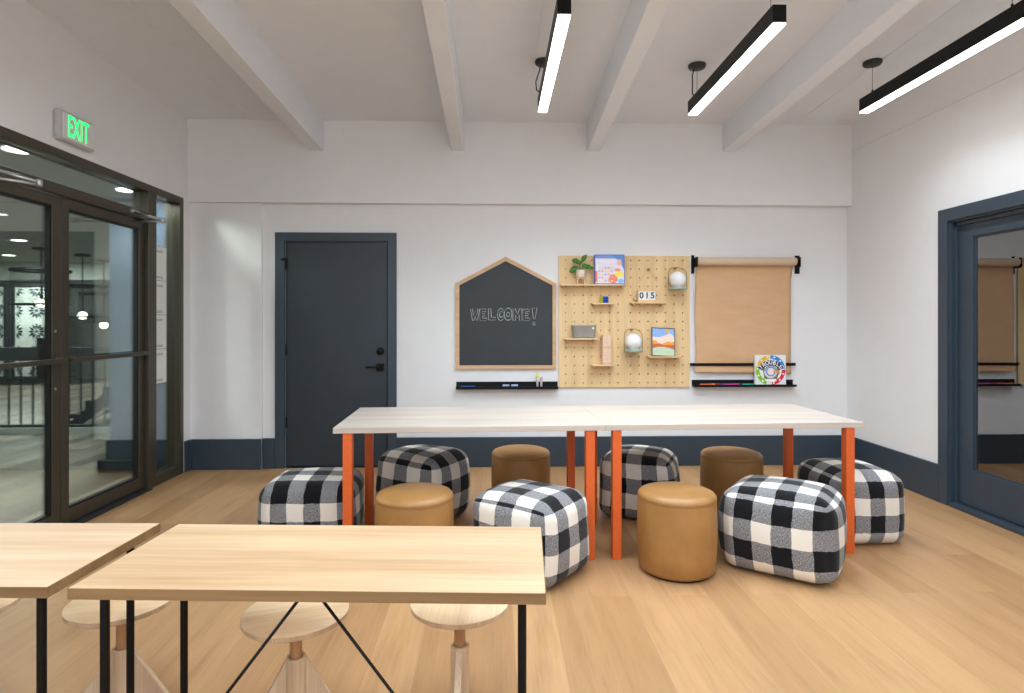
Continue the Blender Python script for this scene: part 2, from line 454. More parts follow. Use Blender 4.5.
# ---- right door (door_2), glazed, ajar-free
d2 = bpy.data.objects.new('door_2', None); COL.objects.link(d2); d2['kind'] = 'structure'
cas = MB()
for (y0, y1, z0, z1) in ((RY1, RY1 + .09, 0, RZ + .09), (RY0 - .09, RY0, 0, RZ + .09), (RY0, RY1, RZ, RZ + .09)):
    cas.box(XR - .018, XR - .0005, y0, y1, z0, z1)
cas.box(XR - .003, XR + .14, RY1 - .014, RY1, 0, RZ); cas.box(XR - .003, XR + .14, RY0, RY0 + .014, 0, RZ); cas.box(XR - .003, XR + .14, RY0, RY1, RZ - .014, RZ)
cas.box(XR + .026, XR + .044, RY1 - .032, RY1 - .014, 0, RZ - .014); cas.box(XR + .026, XR + .044, RY0 + .014, RY1 - .014, RZ - .04, RZ - .014)
cas.build('door_frame', M['navy'], d2, bevel=.002)
LX0, LX1 = XR + .046, XR + .09
ly0, ly1, lz0, lz1 = RY0 + .018, RY1 - .018, .035, RZ - .02
gy0, gy1, gz0, gz1 = ly0 + .135, ly1 - .135, .285, 1.915
lf = MB()
lf.box(LX0, LX1, gy1, ly1, lz0, lz1); lf.box(LX0, LX1, ly0, gy0, lz0, lz1); lf.box(LX0, LX1, gy0, gy1, lz0, gz0); lf.box(LX0, LX1, gy0, gy1, gz1, lz1)
lf.build('door_leaf', M['navy'], d2, bevel=.003)
bd = MB()
for (y0, y1, z0, z1) in ((gy0, gy0 + .014, gz0, gz1), (gy1 - .014, gy1, gz0, gz1), (gy0 + .014, gy1 - .014, gz0, gz0 + .014), (gy0 + .014, gy1 - .014, gz1 - .014, gz1)):
    bd.box(LX0 + .012, LX0 + .028, y0, y1, z0, z1)
bd.build('glazing_bead', M['navy'], d2)
MB().box(LX0 + .019, LX0 + .023, gy0 + .001, gy1 - .001, gz0 + .001, gz1 - .001).build('glass_pane', M['glassdoor'], d2)
MB().box(XR - .018, XR + .13, RY0 + .014, RY1 - .014, .0, .03).build('threshold', M['navy'], d2, bevel=.003)
# the office beyond it
o = MB(); o.box(XR + 2.6, XR + 2.7, 1.6, YB + .1, -.02, 2.7); o.box(XR + .14, XR + 2.6, 1.5, 1.6, -.02, 2.7); o.box(XR + .14, XR + 2.6, YB + .1, YB + .2, -.02, 2.7)
struct('wall_office', o, M['darkroom'])
struct('ceiling_office', MB().box(XR + .14, XR + 2.7, 1.5, YB + .2, 2.7, 2.8), M['darkroom'])
struct('floor_office', MB().box(XR + .021, XR + 2.7, 1.5, YB + .2, -.1, -.001), M['lobbyfloor'])
struct('baseboard_office', MB().box(XR + 2.58, XR + 2.5995, 1.6, YB + .1, 0, .27).box(XR + .141, XR + 2.58, YB + .08, YB + .0995, 0, .27), M['navy'])

# ------------------------------------------------------------------ glazed entrance screen on the left
scr = bpy.data.objects.new('window_1', None); COL.objects.link(scr); scr['kind'] = 'structure'
FX0, FX1 = XL - .12, XL + .004
f = MB()
f.box(FX0, FX1, SY0, SY1, SZ - .055, SZ)                         # head
f.box(FX0, FX1, SY1 - .055, SY1, 0, SZ - .055)                   # far jamb
f.box(FX0, FX1, SY0, SY0 + .055, 0, SZ - .055)                   # near jamb
f.box(FX0, FX1, 4.805, 4.915, 0, SZ - .055)                       # mullion beside the door pair
f.box(FX0, FX1, 2.86, 2.945, 0, SZ - .055)
f.box(FX0, FX1, 2.945, 4.805, 2.118, 2.185)                       # transom bar
f.box(FX0, FX1, 4.915, SY1 - .055, 0, .075); f.box(FX0, FX1, SY0 + .055, 2.86, 0, .075)
f.build('window_frame', M['bronze'], scr, bevel=.003)
gx = XL - .055
for (y0, y1, z0, z1) in ((4.915, SY1 - .055, .075, SZ - .055), (2.945, 4.805, 2.185, SZ - .055), (SY0 + .055, 2.86, .075, SZ - .055)):
    MB().box(gx - .003, gx + .003, y0 + .001, y1 - .001, z0 + .001, z1 - .001).build('glass_pane', M['glass'], scr)
MB().box(XL - .12, XL + .035, 2.945, 4.805, .0, .012).build('threshold', M['matte_dark'], scr, bevel=.002)

def screen_door(name, y0, y1, handed, dlabel):
    d = bpy.data.objects.new(name, None); COL.objects.link(d); d['kind'] = 'structure'
    x0, x1 = XL - .075, XL - .028
    st = .070; lf = MB()
    lf.box(x0, x1, y0, y0 + st, .018, 2.112); lf.box(x0, x1, y1 - st, y1, .018, 2.112)
    lf.box(x0, x1, y0 + st, y1 - st, .018, .11); lf.box(x0, x1, y0 + st, y1 - st, 2.05, 2.112)
    lf.build('door_leaf', M['bronze'], d, bevel=.003)
    g = MB()
    for (a, b, c_, e) in ((y0 + st, y0 + st + .012, .11, 2.05), (y1 - st - .012, y1 - st, .11, 2.05), (y0 + st + .012, y1 - st - .012, .11, .122), (y0 + st + .012, y1 - st - .012, 2.038, 2.05)):
        g.box(x0 + .008, x1 - .008, a, b, c_, e)
    g.build('gasket', M['bronze_edge'], d)
    MB().box(x0 + .02, x0 + .026, y0 + st + .002, y1 - st - .002, .112, 2.048).build('glass_pane', M['glass'], d)
    # push bar across the leaf
    pb = MB(); pb.box(x1 + .045, x1 + .062, y0 + .02, y1 - .02, 1.062, 1.092)
    for yy in (y0 + .045, y1 - .045): pb.box(x1, x1 + .046, yy - .02, yy + .02, 1.060, 1.094)
    pb.build('push_bar', M['bronze'], d, bevel=.003)
    if handed < 0:
        for z in (.90, 1.262):
            MB().lathe([(0, .006), (.008, .005), (.010, 0), (0, 0)], 12, (x1, y1 - st / 2 - .01, z), axis=0).build('screw_cap', M['silver'], d)
    # arms of the overhead closer, elbow standing out into the room
    ye = y1 - .285 if handed > 0 else y0 + .36
    el = Vector((XL + .27, ye, 2.074)); sh = Vector((XL + .006, ye + .08 * handed, 2.15)); pv = Vector((XL - .02, ye + .14 * handed, 2.09))
    ar = MB(); ar.tube([sh, el], .011); ar.build('closer_arm', M['silver'], d)
    ar = MB(); ar.tube([pv, el - Vector((0, 0, .012))], .008); ar.build('closer_arm', M['silver'], d)
    ar = MB(); ar.cyl(.016, -.022, .016, 16, tuple(el), bev=.003); ar.build('closer_elbow', M['silver'], d)
    ar = MB(); ar.box(XL + .0045, XL + .03, sh.y - .045, sh.y + .045, 2.135, 2.165, bev=.004); ar.build('closer_shoe', M['silver'], d)
    # outside pull plate
    yy = (y1 - .15) if handed < 0 else y0 + .15
    if handed < 0:
        pp = MB(); pp.box(x0 - .055, x0 - .04, y1 - .062, y1 - .005, .96, 1.22); pp.box(x0 - .04, x0, y1 - .05, y1 - .02, 1.0, 1.03); pp.box(x0 - .04, x0, y1 - .05, y1 - .02, 1.15, 1.18)
        pp.build('pull_handle', M['bronze'], d, bevel=.003)
    return d
screen_door('door_3', 2.95, 3.889, -1, '')
screen_door('door_4', 3.895, 4.800, 1, '')

# four notices on the side pane
gxi = gx + .003
for k, nm in enumerate(('topmost', 'second from the top', 'third from the top', 'lowest')):
    z1 = 1.945 - k * .284; z0 = z1 - .279
    t = MB(); t.box(gxi + .0004, gxi + .0012, 4.94, 5.16, z0, z1, M['paper'])
    for zz, n in ((z1 - .03, 2), (z0 + .035, 2)):
        for r in range(n): t.box(gxi + .0012, gxi + .0014, 4.995, 5.105, zz - .008 - r * .011, zz - .003 - r * .011, M['papertext'])
    tag(t.build('paper_notice', None), 'white printed sheet on the narrow side glass, %s of four' % nm, 'notice', 'notices on the side glass')

# exit sign
t = thing('exit_sign', 'white exit sign with glowing green letters above the glass doors', 'sign', (XL, 3.942, 2.548))
b = MB(); b.box(.0005, .05, -.162, .162, -.096, .096, bev=.018); b.build('housing', M['exit_side'], t, smooth=False)
b = MB(); b.box(.047, .055, -.145, .145, -.08, .08, bev=.004); b.build('face_plate', M['exit_box'], t)
text('lettering', 'EXIT', .19, M['exit_green'], t, (.0558, -.010, -.002), (PI / 2, 0, PI / 2), depth=.001, sx=.47, spacing=1.08, offset=.001)

# ------------------------------------------------------------------ lobby beyond the glass
LXL = -12.5
struct('floor_lobby', MB().box(LXL, XL - .061, 0, 14.5, -.1, -.001), M['lobbyfloor'])
struct('ceiling_lobby', MB().box(LXL, XL - .141, 0, 14.5, 2.42, 2.52), M['lobbyceil'])
struct('wall_lobby_far', MB().box(LXL, -3.41, 14.3, 14.5, 0, 2.419), M['brick'])
struct('wall_lobby_left', MB().box(LXL - .1, LXL, 0, 14.5, 0, 2.419), M['lobbywall'])
struct('wall_lobby_near', MB().box(LXL, XL - .141, -.1, 0, 0, 2.419), M['lobbywall'])
struct('wall_lobby_side', MB().box(-3.41, XL - .1405, 5.42, 14.3, 0, 2.419), M['lobbyblue'])
bbm = MB(); bbm.box(-3.43, XL - .1415, 5.40, 5.4195, 0, .272); bbm.box(-3.43, -3.4105, 5.40, 14.29, 0, .272)
struct('baseboard_lobby', bbm, M['navy'], bevel=.003)
bbm = MB(); bbm.box(-3.48, XL - .1415, 5.355, 5.3995, 0, .105); bbm.box(-3.48, -3.4305, 5.355, 14.29, 0, .105)
struct('trim_11', bbm, M['charcoal'], bevel=.004)
struct('trim_12', MB().box(LXL + .01, -3.415, 11.3, 11.6, 2.10, 2.4185), M['panelwhite'])     # pale bulkhead
# band rail + railing
rl = thing('guard_railing', 'black metal guard railing with a wide dark top band beyond the glass doors', 'railing', (-6.3, 7.3, 0))
MB().box(-2.6, 2.76, -.03, .03, .86, 1.02).build('top_band', M['charcoal'], rl, bevel=.004)
MB().box(-2.6, 2.76, -.02, .02, .07, .1).build('bottom_rail', M['charcoal'], rl, bevel=.003)
for k in range(38):
    x = -2.55 + k * .14
    MB().box(x - .008, x + .008, -.008, .008, .1, .86).build('baluster', M['charcoal'], rl)
struct('trim_13', MB().box(-12, -3.54, 7.22, 7.4, 0, .069), M['lobbywall'])
# stairs
st = thing('staircase', 'dark open staircase with a pale stringer behind the railing', 'staircase', (-5.32, 7.62, 0))
for k in range(8):
    s_ = MB(); s_.box(k * .22, k * .22 + .26, 0, 1.0, k * .17 + .12, k * .17 + .17); s_.box(k * .22 + .21, k * .22 + .23, .02, .98, k * .17 + .165, k * .17 + .30) if k < 7 else None
    s_.build('step', M['stair'], st, bevel=.003)
sg = MB(); sg.prism([(-.02, 0), (.2, 0), (1.76, 1.20), (1.76, 1.42), (1.6, 1.42)], -.05, -.01, plane='xz'); sg.build('stringer', M['stair'], st)
hr = MB(); hr.prism([(.2, .02), (.26, .02), (1.76, 1.14), (1.76, 1.19)], -.08, -.051, plane='xz'); hr.build('stringer_edge', M['stairlight'], st)

# lattice panels
def lattice(x, label):
    t = thing('lattice_panel', label, 'panel', (x, 12.9, .12), 0, 'geometric lattice panels in the lobby')
    fr = MB(); W, Hh = 1.0, 2.0
    for (a, b, c_, d) in ((-W/2, -W/2+.06, 0, Hh), (W/2-.06, W/2, 0, Hh), (-W/2+.06, W/2-.06, 0, .06), (-W/2+.06, W/2-.06, Hh-.06, Hh)): fr.box(a, b, -.04, .04, c_, d)
    fr.build('frame', M['charcoal'], t)
    pt = MB().box(-W/2+.06, W/2-.06, -.012, .012, .06, Hh-.06, M['panelwhite'])
    bl_ = M['panelblue']
    for i in range(3):
        for j in range(5):
            cx = -.44 + i * .44; cz = .12 + j * .44
            if (cx < -.4 or cx > .4): ks = range(12)
            for k in range(12):
                a = 2 * PI * k / 12
                def pp(r, da): return (cx + r * math.cos(a + da), cz + r * math.sin(a + da))
                for poly in ([pp(.05, 0), pp(.115, .20), pp(.175, 0), pp(.115, -.20)],):
                    if all(-W/2+.062 < q[0] < W/2-.062 and .062 < q[1] < Hh-.062 for q in poly): pt.prism(poly, -.02, -.0125, bl_)
            if -.4 < cx < .4: pt.prism([(cx + .03 * math.cos(q * PI / 3), cz + .03 * math.sin(q * PI / 3)) for q in range(6)], -.02, -.0125, bl_) if .1 < cz < Hh - .1 else None
    pt.build('screen', None, t)
    return t
lattice(-9.62, 'dark framed white lattice panel seen through left door, nearer the door pull')
lattice(-10.72, 'dark framed white lattice panel cut by the left edge of photo')

# drum pendants
def drum(px, py, zb, zr, label):
    t = thing('drum_pendant', label, 'pendant lamp', (px, py, 2.42), 0, 'black drum pendants in the lobby')
    MB().cyl(.11, -.035, -.0005, 24).build('canopy', M['black'], t)
    MB().cyl(.010, zb + .06 - 2.42, -.035, 8).build('cord', M['black'], t)
    rr = .36; s1 = zr - 2.42
    sh = MB(); sh.lathe([(rr, s1), (rr, s1 - .5)], 40); sh.build('drum_shade', M['shade'], t, fixn=False)
    rg = MB(); rg.tube([(rr * math.cos(2*PI*k/40), rr * math.sin(2*PI*k/40), s1) for k in range(40)], .022, 6, closed=True); rg.build('top_ring', M['black'], t)
    rg = MB(); rg.tube([(rr * math.cos(2*PI*k/40), rr * math.sin(2*PI*k/40), s1 - .5) for k in range(40)], .014, 6, closed=True)
    rg.build('bottom_ring', M['black'], t)
    for k in range(3):
        a = 2 * PI * k / 3 + .4; MB().tube([(.008 * math.cos(a), .008 * math.sin(a), s1), ((rr - .02) * math.cos(a), (rr - .02) * math.sin(a), s1)], .008, 6).build('spoke', M['black'], t)
    MB().cyl(.02, zb + .05 - 2.42, zb + .11 - 2.42, 12).build('socket', M['black'], t)
    MB().lathe([(0, -.07), (.045, -.055), (.065, -.01), (.055, .03), (.025, .055), (0, .06)], 20, (0, 0, zb - 2.42)).build('bulb', M['bulb'], t)
drum(-6.72, 9.09, 1.60, 2.08, 'black drum pendant lamp seen through the left glass door')
drum(-6.69, 9.94, 1.43, 1.90, 'black drum pendant seen through right glass door, nearest the meeting stiles')
drum(-6.90, 10.80, 1.27, 1.82, 'black drum pendant seen beside the blue lobby wall')

# downlights
dl = [(-3.02, 3.91, 'recessed ceiling downlight seen through the transom glass, nearer one'), (-3.04, 5.08, 'recessed ceiling downlight seen through the transom above the right door leaf'),
      (-6.38, 8.24, 'recessed downlight seen through left door glass, upper of two'), (-7.97, 10.08, 'recessed downlight at the left edge of the left door glass, lower of two')]
def area(name, loc, size, power, rot=(0, 0, 0), color=(1, 1, 1), shape='SQUARE', size_y=None, spread=PI):
    l = bpy.data.lights.new(name, 'AREA'); l.energy = power; l.shape = shape; l.size = size; l.color = color; l.spread = spread
    if size_y: l.size_y = size_y
    o = bpy.data.objects.new(name, l); COL.objects.link(o); o.location = loc; o.rotation_euler = rot
    return o
for (x, y, lab) in dl:
    t = thing('downlight', lab, 'ceiling light', (x, y, 2.42), 0, 'recessed downlights in the lobby ceiling')
    MB().lathe([(.085, -.001), (.105, -.006), (.108, -.0005)], 28).build('trim_ring', M['white'], t, fixn=False)
    MB().cyl(.084, -.004, -.0008, 28).build('lens', M['downlight'], t)
for (x, y, p) in ((-3.02, 3.91, 30), (-3.04, 5.08, 17), (-3.0, 2.75, 34), (-6.38, 8.24, 100), (-7.97, 10.08, 100), (-5.2, 4.0, 90), (-5.0, 6.2, 85), (-8.6, 5.5, 85), (-9.5, 12.3, 130), (-6.2, 12.6, 100)):
    area('lobby_light', (x, y, 2.408), .16, p, color=(.98, 1, .98), shape='DISK')

# ------------------------------------------------------------------ linear pendants
def linear(x, y0, y1, label, cord=0):
    t = thing('linear_pendant', label, 'pendant lamp', (x, 0, 2.84), 0, 'black linear led pendants')
    b = MB(); hw = .035
    b.box(-hw, hw, y0, y1, .004, .095); b.build('housing', M['black'], t, bevel=.002)
    MB().box(-hw + .004, hw - .004, y0 + .003, y1 - .003, -.006, .0035).build('diffuser', M['led'], t)
    for yy in (y1 - .10, y0 + .10):
        zt = zc(yy) - 2.84
        MB().lathe([(0, zt - .028), (.055, zt - .026), (.062, zt - .015), (.062, zt - .001), (0, zt - .001)], 28, (0, yy, 0)).build('canopy', M['charcoal'], t)
        MB().cyl(.0015, .095, zt - .027, 6, (0, yy, 0)).cyl(.006, .0955, .125, 8, (0, yy, 0)).build('suspension_cable', M['black'], t)
    if cord:
        yy = y1 - .1; zt = zc(yy) - 2.84
        MB().tube([(-.02, yy, zt - .027), (-.03 * 1, yy + .01, zt - .07), (-.045 * cord, yy + .02, zt - .14), (-.04 * cord, yy + .03, .13), (-.01, yy + .02, .096)], .0045, 8).build('power_cord', M['black'], t)
    return t
linear(.343, 2.96, 4.33, 'black linear pendant lamp above the pegboard, left of the three', 1.2)
linear(1.447, 3.01, 4.36, 'black linear pendant lamp with glowing underside, middle of the three', .6)
linear(2.675, 2.93, 4.28, 'black linear pendant lamp with glowing underside, nearest the right wall', 0)

# ------------------------------------------------------------------ white table pair
TROT = math.radians(2.0)
def white_table(u0, u1, lu, ru, label):
    t = thing('communal_table', label, 'table', (-.872, 3.252, 0), TROT, 'white topped tables pushed end to end')
    MB().box(u0, u1, 0, .776, .719, .75).build('tabletop', M['white_oak'], t, bevel=.002)
    for u in (lu, ru):
        for v in (.008, .665):
            MB().box(u, u + .05, v, v + .05, 0, .7185).build('leg', M['orange'], t, bevel=.003)
    return t
white_table(0, 1.4845, .050, 1.377, 'white topped table with orange legs, left half of the long run')
white_table(1.4855, 2.97, 1.527, 2.874, 'white topped table with orange legs, right half of the long run')

# ------------------------------------------------------------------ leather stools
def leather_stool():
    t = thing('leather_pouf', '', 'stool', group='round tan leather stools')
    R, Hh = .205, .43
    MB().lathe([(0, .012), (R - .018, .012), (R - .004, .03), (R + .001, .12), (R + .003, .24), (R - .001, .375), (R - .003, .388)], 64).build('body', M['leather'], t)
    MB().lathe([(R - .003, .388), (R - .001, .394), (R - .002, .403), (R - .012, .415), (R - .035, .424), (R - .09, .429), (0, .43)], 64).build('seat', M['leather'], t)
    rr = R - .002
    MB().tube([(rr * math.cos(2*PI*k/64), rr * math.sin(2*PI*k/64), .388) for k in range(64)], .0024, 6, closed=True).build('welt', M['leather_seam'], t)
    MB().cyl(R - .03, 0, .013, 48).build('base', M['black'], t)
    return t
p = leather_stool()
spots = [(.970, 3.18, 'tan round leather stool in front of the middle orange legs, nearest the camera'),
         (-.427, 3.20, 'tan round leather stool behind the wooden desk, near the left orange legs'),
         (.182, 4.22, 'tan round leather stool behind the table, left of the middle legs'),
         (1.640, 4.12, 'tan round leather stool behind the table, right of the middle legs')]
for i, (x, y, lab) in enumerate(spots):
    if i == 0: p.location = (x, y, 0); p['label'] = lab; p.rotation_euler = (0, 0, .7)
    else: dup(p, (x, y, 0), i * 1.3, lab)

# ------------------------------------------------------------------ plaid poufs
def pouf(x, y, rz, w, d, h, label, seed, off=(0, 0, 0), e=.22, belly=.02, top=.5, inv=0):
    rnd = random.Random(seed)
    bm = bmesh.new(); uvl = bm.loops.layers.uv.new('UVMap')
    n = 18; ck = .0955; idx = {}
    def sgnpow(v, e_): return math.copysign(abs(v) ** e_, v)
    fr = [rnd.uniform(0, 6.28) for _ in range(8)]
    def shape(c):
        # rounded box: clamp to an inner box then push out by a radius
        hw, hd, hh = w / 2, d / 2, h / 2
        P = Vector((c[0] * hw, c[1] * hd, c[2] * hh))
        r = .085; rz_ = .075
        Q = Vector((max(-hw + r, min(hw - r, P.x)), max(-hd + r, min(hd - r, P.y)), max(-hh + rz_, min(hh - rz_, P.z))))
        D = Vector(((P.x - Q.x) / r, (P.y - Q.y) / r, (P.z - Q.z) / rz_))
        L = D.length
        if L > 1e-6:
            mx = max(abs(D.x), abs(D.y), abs(D.z)); D = D / L * mx
        P = Q + Vector((D.x * r, D.y * r, D.z * rz_))
        # bulge of the filling
        bx = (1 - c[1] ** 2) * (1 - c[2] ** 2); by = (1 - c[0] ** 2) * (1 - c[2] ** 2); bz = (1 - c[0] ** 2) * (1 - c[1] ** 2)
        P.x += c[0] * belly * bx; P.y += c[1] * belly * by
        if c[2] > 0: P.z += c[2] * .022 * bz
        zz = (P.z + hh) / h
        if c[2] > -.99:
            P.z += .006 * math.sin(9 * P.x + fr[0]) * math.sin(8 * P.y + fr[1]) * zz
            P.x += .006 * math.sin(11 * P.z + fr[2] + 4 * P.y); P.y += .006 * math.sin(10 * P.z + fr[3] + 5 * P.x)
        P.x *= 1 - .04 * zz * top; P.y *= 1 - .04 * zz * top
        z = P.z + hh
        return Vector((P.x, P.y, max(0.0, z)))
    def V(c):
        k = tuple(round(v, 5) for v in c)
        if k not in idx: idx[k] = bm.verts.new(shape(c))
        return idx[k]
    nc = (round(w / ck), round(d / ck), h / ck)
    def cell(ax, c_): return off[ax] + .12 + (nc[ax] - .24) * .5 * (c_ + 1)      # checks end whole at the panel edges
    for ax, sg, ua, va in ((2, 1, 0, 1), (2, -1, 0, 1), (1, -1, 0, 2), (1, 1, 0, 2), (0, -1, 1, 2), (0, 1, 1, 2)):
        for i in range(n):
            for j in range(n):
                q = []
                for (a, b) in ((i, j), (i + 1, j), (i + 1, j + 1), (i, j + 1)):
                    c = [0, 0, 0]; c[ax] = sg; c[ua] = -1 + 2 * a / n; c[va] = -1 + 2 * b / n
                    q.append((V(c), (cell(ua, c[ua]), cell(va, c[va]))))
                f = bm.faces.new([a for a, _ in q]); f.smooth = True
                for lp, (_, uv) in zip(f.loops, q): lp[uvl].uv = uv
    bmesh.ops.recalc_face_normals(bm, faces=bm.faces)
    me = bpy.data.meshes.new('plaid_pouf'); bm.to_mesh(me); bm.free(); me.materials.append(M['plaid'])
    o = bpy.data.objects.new('plaid_pouf', me); COL.objects.link(o); t = tag(o, label, 'pouf', 'black and white plaid poufs'); o.location = (x, y, 0); o.rotation_euler = (0, 0, rz)
    s = o.modifiers.new('sub', 'SUBSURF'); s.levels = 1; s.render_levels = 1
    return t
pouf(-1.095, 3.67, math.radians(4), .54, .48, .39, 'black and white plaid pouf at the far left, under the table corner', 1, (0, 1, 0))
pouf(-.49, 4.11, math.radians(-33), .52, .46, .44, 'black and white plaid pouf behind the table, in front of the navy door', 2, (1, 0, 1))
pouf(.19, 3.20, math.radians(-38), .51, .47, .42, 'black and white plaid pouf partly hidden by the right end of wooden desk', 3, (1, 0, 1))
pouf(1.005, 4.14, math.radians(-24), .49, .46, .42, 'black and white plaid pouf behind the middle orange legs', 4, (0, 1, 1))
pouf(1.557, 3.215, math.radians(-36), .55, .46, .43, 'black and white plaid pouf in front of the table, nearest the camera on the right', 5, (0, 1, 0), belly=.04)
pouf(2.218, 3.705, math.radians(2), .43, .52, .42, 'black and white plaid pouf beyond the rightmost orange leg by the right wall', 6, (1, 0, 0))

# ------------------------------------------------------------------ wooden desks in front
def desk(corner, L, W, label, mat, DROT, rods=True):
    t = thing('wooden_desk', label, 'desk', (corner[0], corner[1], 0), DROT, 'maple desks in the foreground')
    MB().box(.0015, L - .0015, .0015, W - .0015, .654, .68).build('desktop', mat, t, bevel=.001)
    MB().box(0, L, 0, .0015, .653, .6793).box(0, .0015, .0015, W, .653, .6793).box(L - .0015, L, .0015, W, .653, .6793).box(.0015, L - .0015, W - .0015, W, .653, .6793).build('shaded_edge', M['edge'], t)  # thin strips that carry the painted edge shade
    for (u, v) in ((.053, .055), (L - .057, .055), (.053, W - .06), (L - .057, W - .06)):
        MB().cyl(.0108, 0, .6525, 20, (u, v, 0)).build('leg', M['black'], t)
    if rods:
        c = L / 2 - .005; y = .055
        for sgn in (-1, 1):
            MB().tube([(c + sgn * .015, y, .652), (c + sgn * (L / 2 - .075), y, .02)], .004, 8).build('brace_rod', M['black'], t)
    MB().box(L / 2 - .04, L / 2 + .04, .035, .075, .647, .6527).build('brace_plate', M['black'], t)
    return t
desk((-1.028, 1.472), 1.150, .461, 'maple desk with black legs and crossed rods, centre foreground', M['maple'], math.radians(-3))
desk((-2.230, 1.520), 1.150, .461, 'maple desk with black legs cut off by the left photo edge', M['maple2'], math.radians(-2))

# adjustable stools
def wood_stool(x, y, rz, H, c, label):
    t = thing('wooden_stool', label, 'stool', (x, y, 0), rz, 'round adjustable wooden stools')
    MB().lathe([(0, H - .022), (.159, H - .022), (.164, H - .018)], 56, m=M['ashv']).lathe([(.164, H - .018), (.165, H - .004)], 56, m=M['ashv']).lathe([(.165, H - .004), (.161, H - .0005), (0, H)], 56, m=M['ash']).build('seat', None, t)  # rim takes the darker column ash, so its shade is painted in
    sc = [(0, c - .03)]; z = c - .03
    while z < H - .03:
        sc += [(.0195, z), (.0172, z + .0035)]; z += .007
    sc += [(.0195, H - .0225), (0, H - .0225)]
    MB().lathe(sc, 24).build('screw', M['screww'], t)
    cm = MB(); cm.lathe([(0, .0), (.032, 0), (.032, c - .004), (.030, c), (.0215, c), (.0215, c - .035), (0, c - .035)], 12, smooth=False, a0=PI / 12)
    cm.build('column', M['ashv'], t)
    for sgn in (-1, 1):
        f = MB(); f.prism([(sgn * .030, c - .006), (sgn * .165, .0), (sgn * .030, .0)], -.011, .011); f.build('fin', M['ashv'], t, bevel=.0015)
    f = MB(); f.prism([(-.15, 0), (.15, 0), (.15, .012), (.033, .04), (-.033, .04), (-.15, .012)], -.011, .011, plane='yz'); f.build('cross_foot', M['ashv'], t, bevel=.0015)
    return t
wood_stool(-.118, 2.02, math.radians(88), .389, .236, 'round pale wooden stool under the right end of the centre desk')
wood_stool(-.640, 1.95, math.radians(18), .393, .246, 'round wooden stool with visible fins, behind the crossed desk rods')
wood_stool(-1.262, 2.07, math.radians(12), .384, .218, 'round wooden stool where the two desks meet')
wood_stool(-1.755, 2.02, math.radians(-10), .400, .236, 'round wooden stool at left photo edge, mostly cropped')

# ------------------------------------------------------------------ chalkboard
YW = YB
t = thing('chalkboard', 'house shaped chalkboard with an oak frame reading WELCOME!', 'chalkboard', (0, YW, 0))
x0, x1, z0, ze, za, xa = -.357, .558, .892, 1.672, 1.914, .098
def house(i):
    k = i * .9
    return [(x0 + i, z0 + i), (x1 - i, z0 + i), (x1 - i, ze - i * .55), (xa, za - i * 1.15), (x0 + i, ze - i * .55)]
outer, inner = house(0), house(.034)
fm = MB()
for k in range(5):
    a, b = outer[k], outer[(k + 1) % 5]; c_, d = inner[(k + 1) % 5], inner[k]
    fm.prism([a, b, c_, d], -.026, -.0005)
fm.build('frame', M['framewood'], t)
MB().prism(house(.0335), -.016, -.001).build('board', M['chalk'], t)
# hand drawn outline letters
G = {
 'W': [[(0, 1), (.22, 1), (.33, .45), (.5, .85), (.68, .45), (.8, 1), (1, 1), (.78, 0), (.62, 0), (.5, .42), (.38, 0), (.2, 0)]],
 'E': [[(0, 0), (0, 1), (.85, 1), (.85, .78), (.32, .78), (.32, .62), (.7, .62), (.7, .42), (.32, .42), (.32, .24), (.9, .24), (.9, 0)]],
 'L': [[(0, 0), (0, 1), (.35, 1), (.35, .24), (.85, .24), (.85, 0)]],
 'C': [[(.95, .7), (.62, .72), (.5, .78), (.38, .66), (.34, .45), (.42, .28), (.55, .25), (.68, .34), (.98, .3), (.85, .06), (.5, -.03), (.15, .1), (0, .5), (.12, .86), (.5, 1.03), (.85, .93)]],
 'O': [[(.5 + .5 * math.cos(a * PI / 8), .5 + .54 * math.sin(a * PI / 8)) for a in range(16)], [(.5 + .2 * math.cos(a * PI / 5), .48 + .2 * math.sin(a * PI / 5)) for a in range(10)]],
 'M': [[(0, 0), (.02, 1), (.25, 1), (.5, .55), (.75, 1), (.98, 1), (1, 0), (.72, 0), (.70, .48), (.5, .2), (.30, .48), (.28, 0)]],
 '!': [[(.1, 1.05), (.9, 1.15), (.55, .12), (.3, .12)], [(.42 + .17 * math.cos(a * PI / 5), -.25 + .15 * math.sin(a * PI / 5)) for a in range(10)]]}
lt = MB(); rnd = random.Random(3)
def tox(px): return (px - 505.5) * .00913 + .098
for ch, pa, pb in (('W', 470.5, 479.5), ('E', 479.6, 487.0), ('L', 488.0, 496.3), ('C', 497.2, 503.8), ('O', 503.9, 511.8), ('M', 512.6, 521.6), ('E', 522.6, 530.0), ('!', 531.2, 537.2)):
    xa_, xb_ = tox(pa), tox(pb); zb_ = 1.335 + rnd.uniform(-.004, .004); hh = .105
    for lp in G[ch]:
        pts = [(xa_ + u * (xb_ - xa_) + rnd.uniform(-.002, .002), -.0168, zb_ + v * hh + rnd.uniform(-.002, .002)) for u, v in lp]
        lt.tube(pts, .0029, 5, closed=True)
lt.build('chalk_lettering', M['chalkwhite'], t)

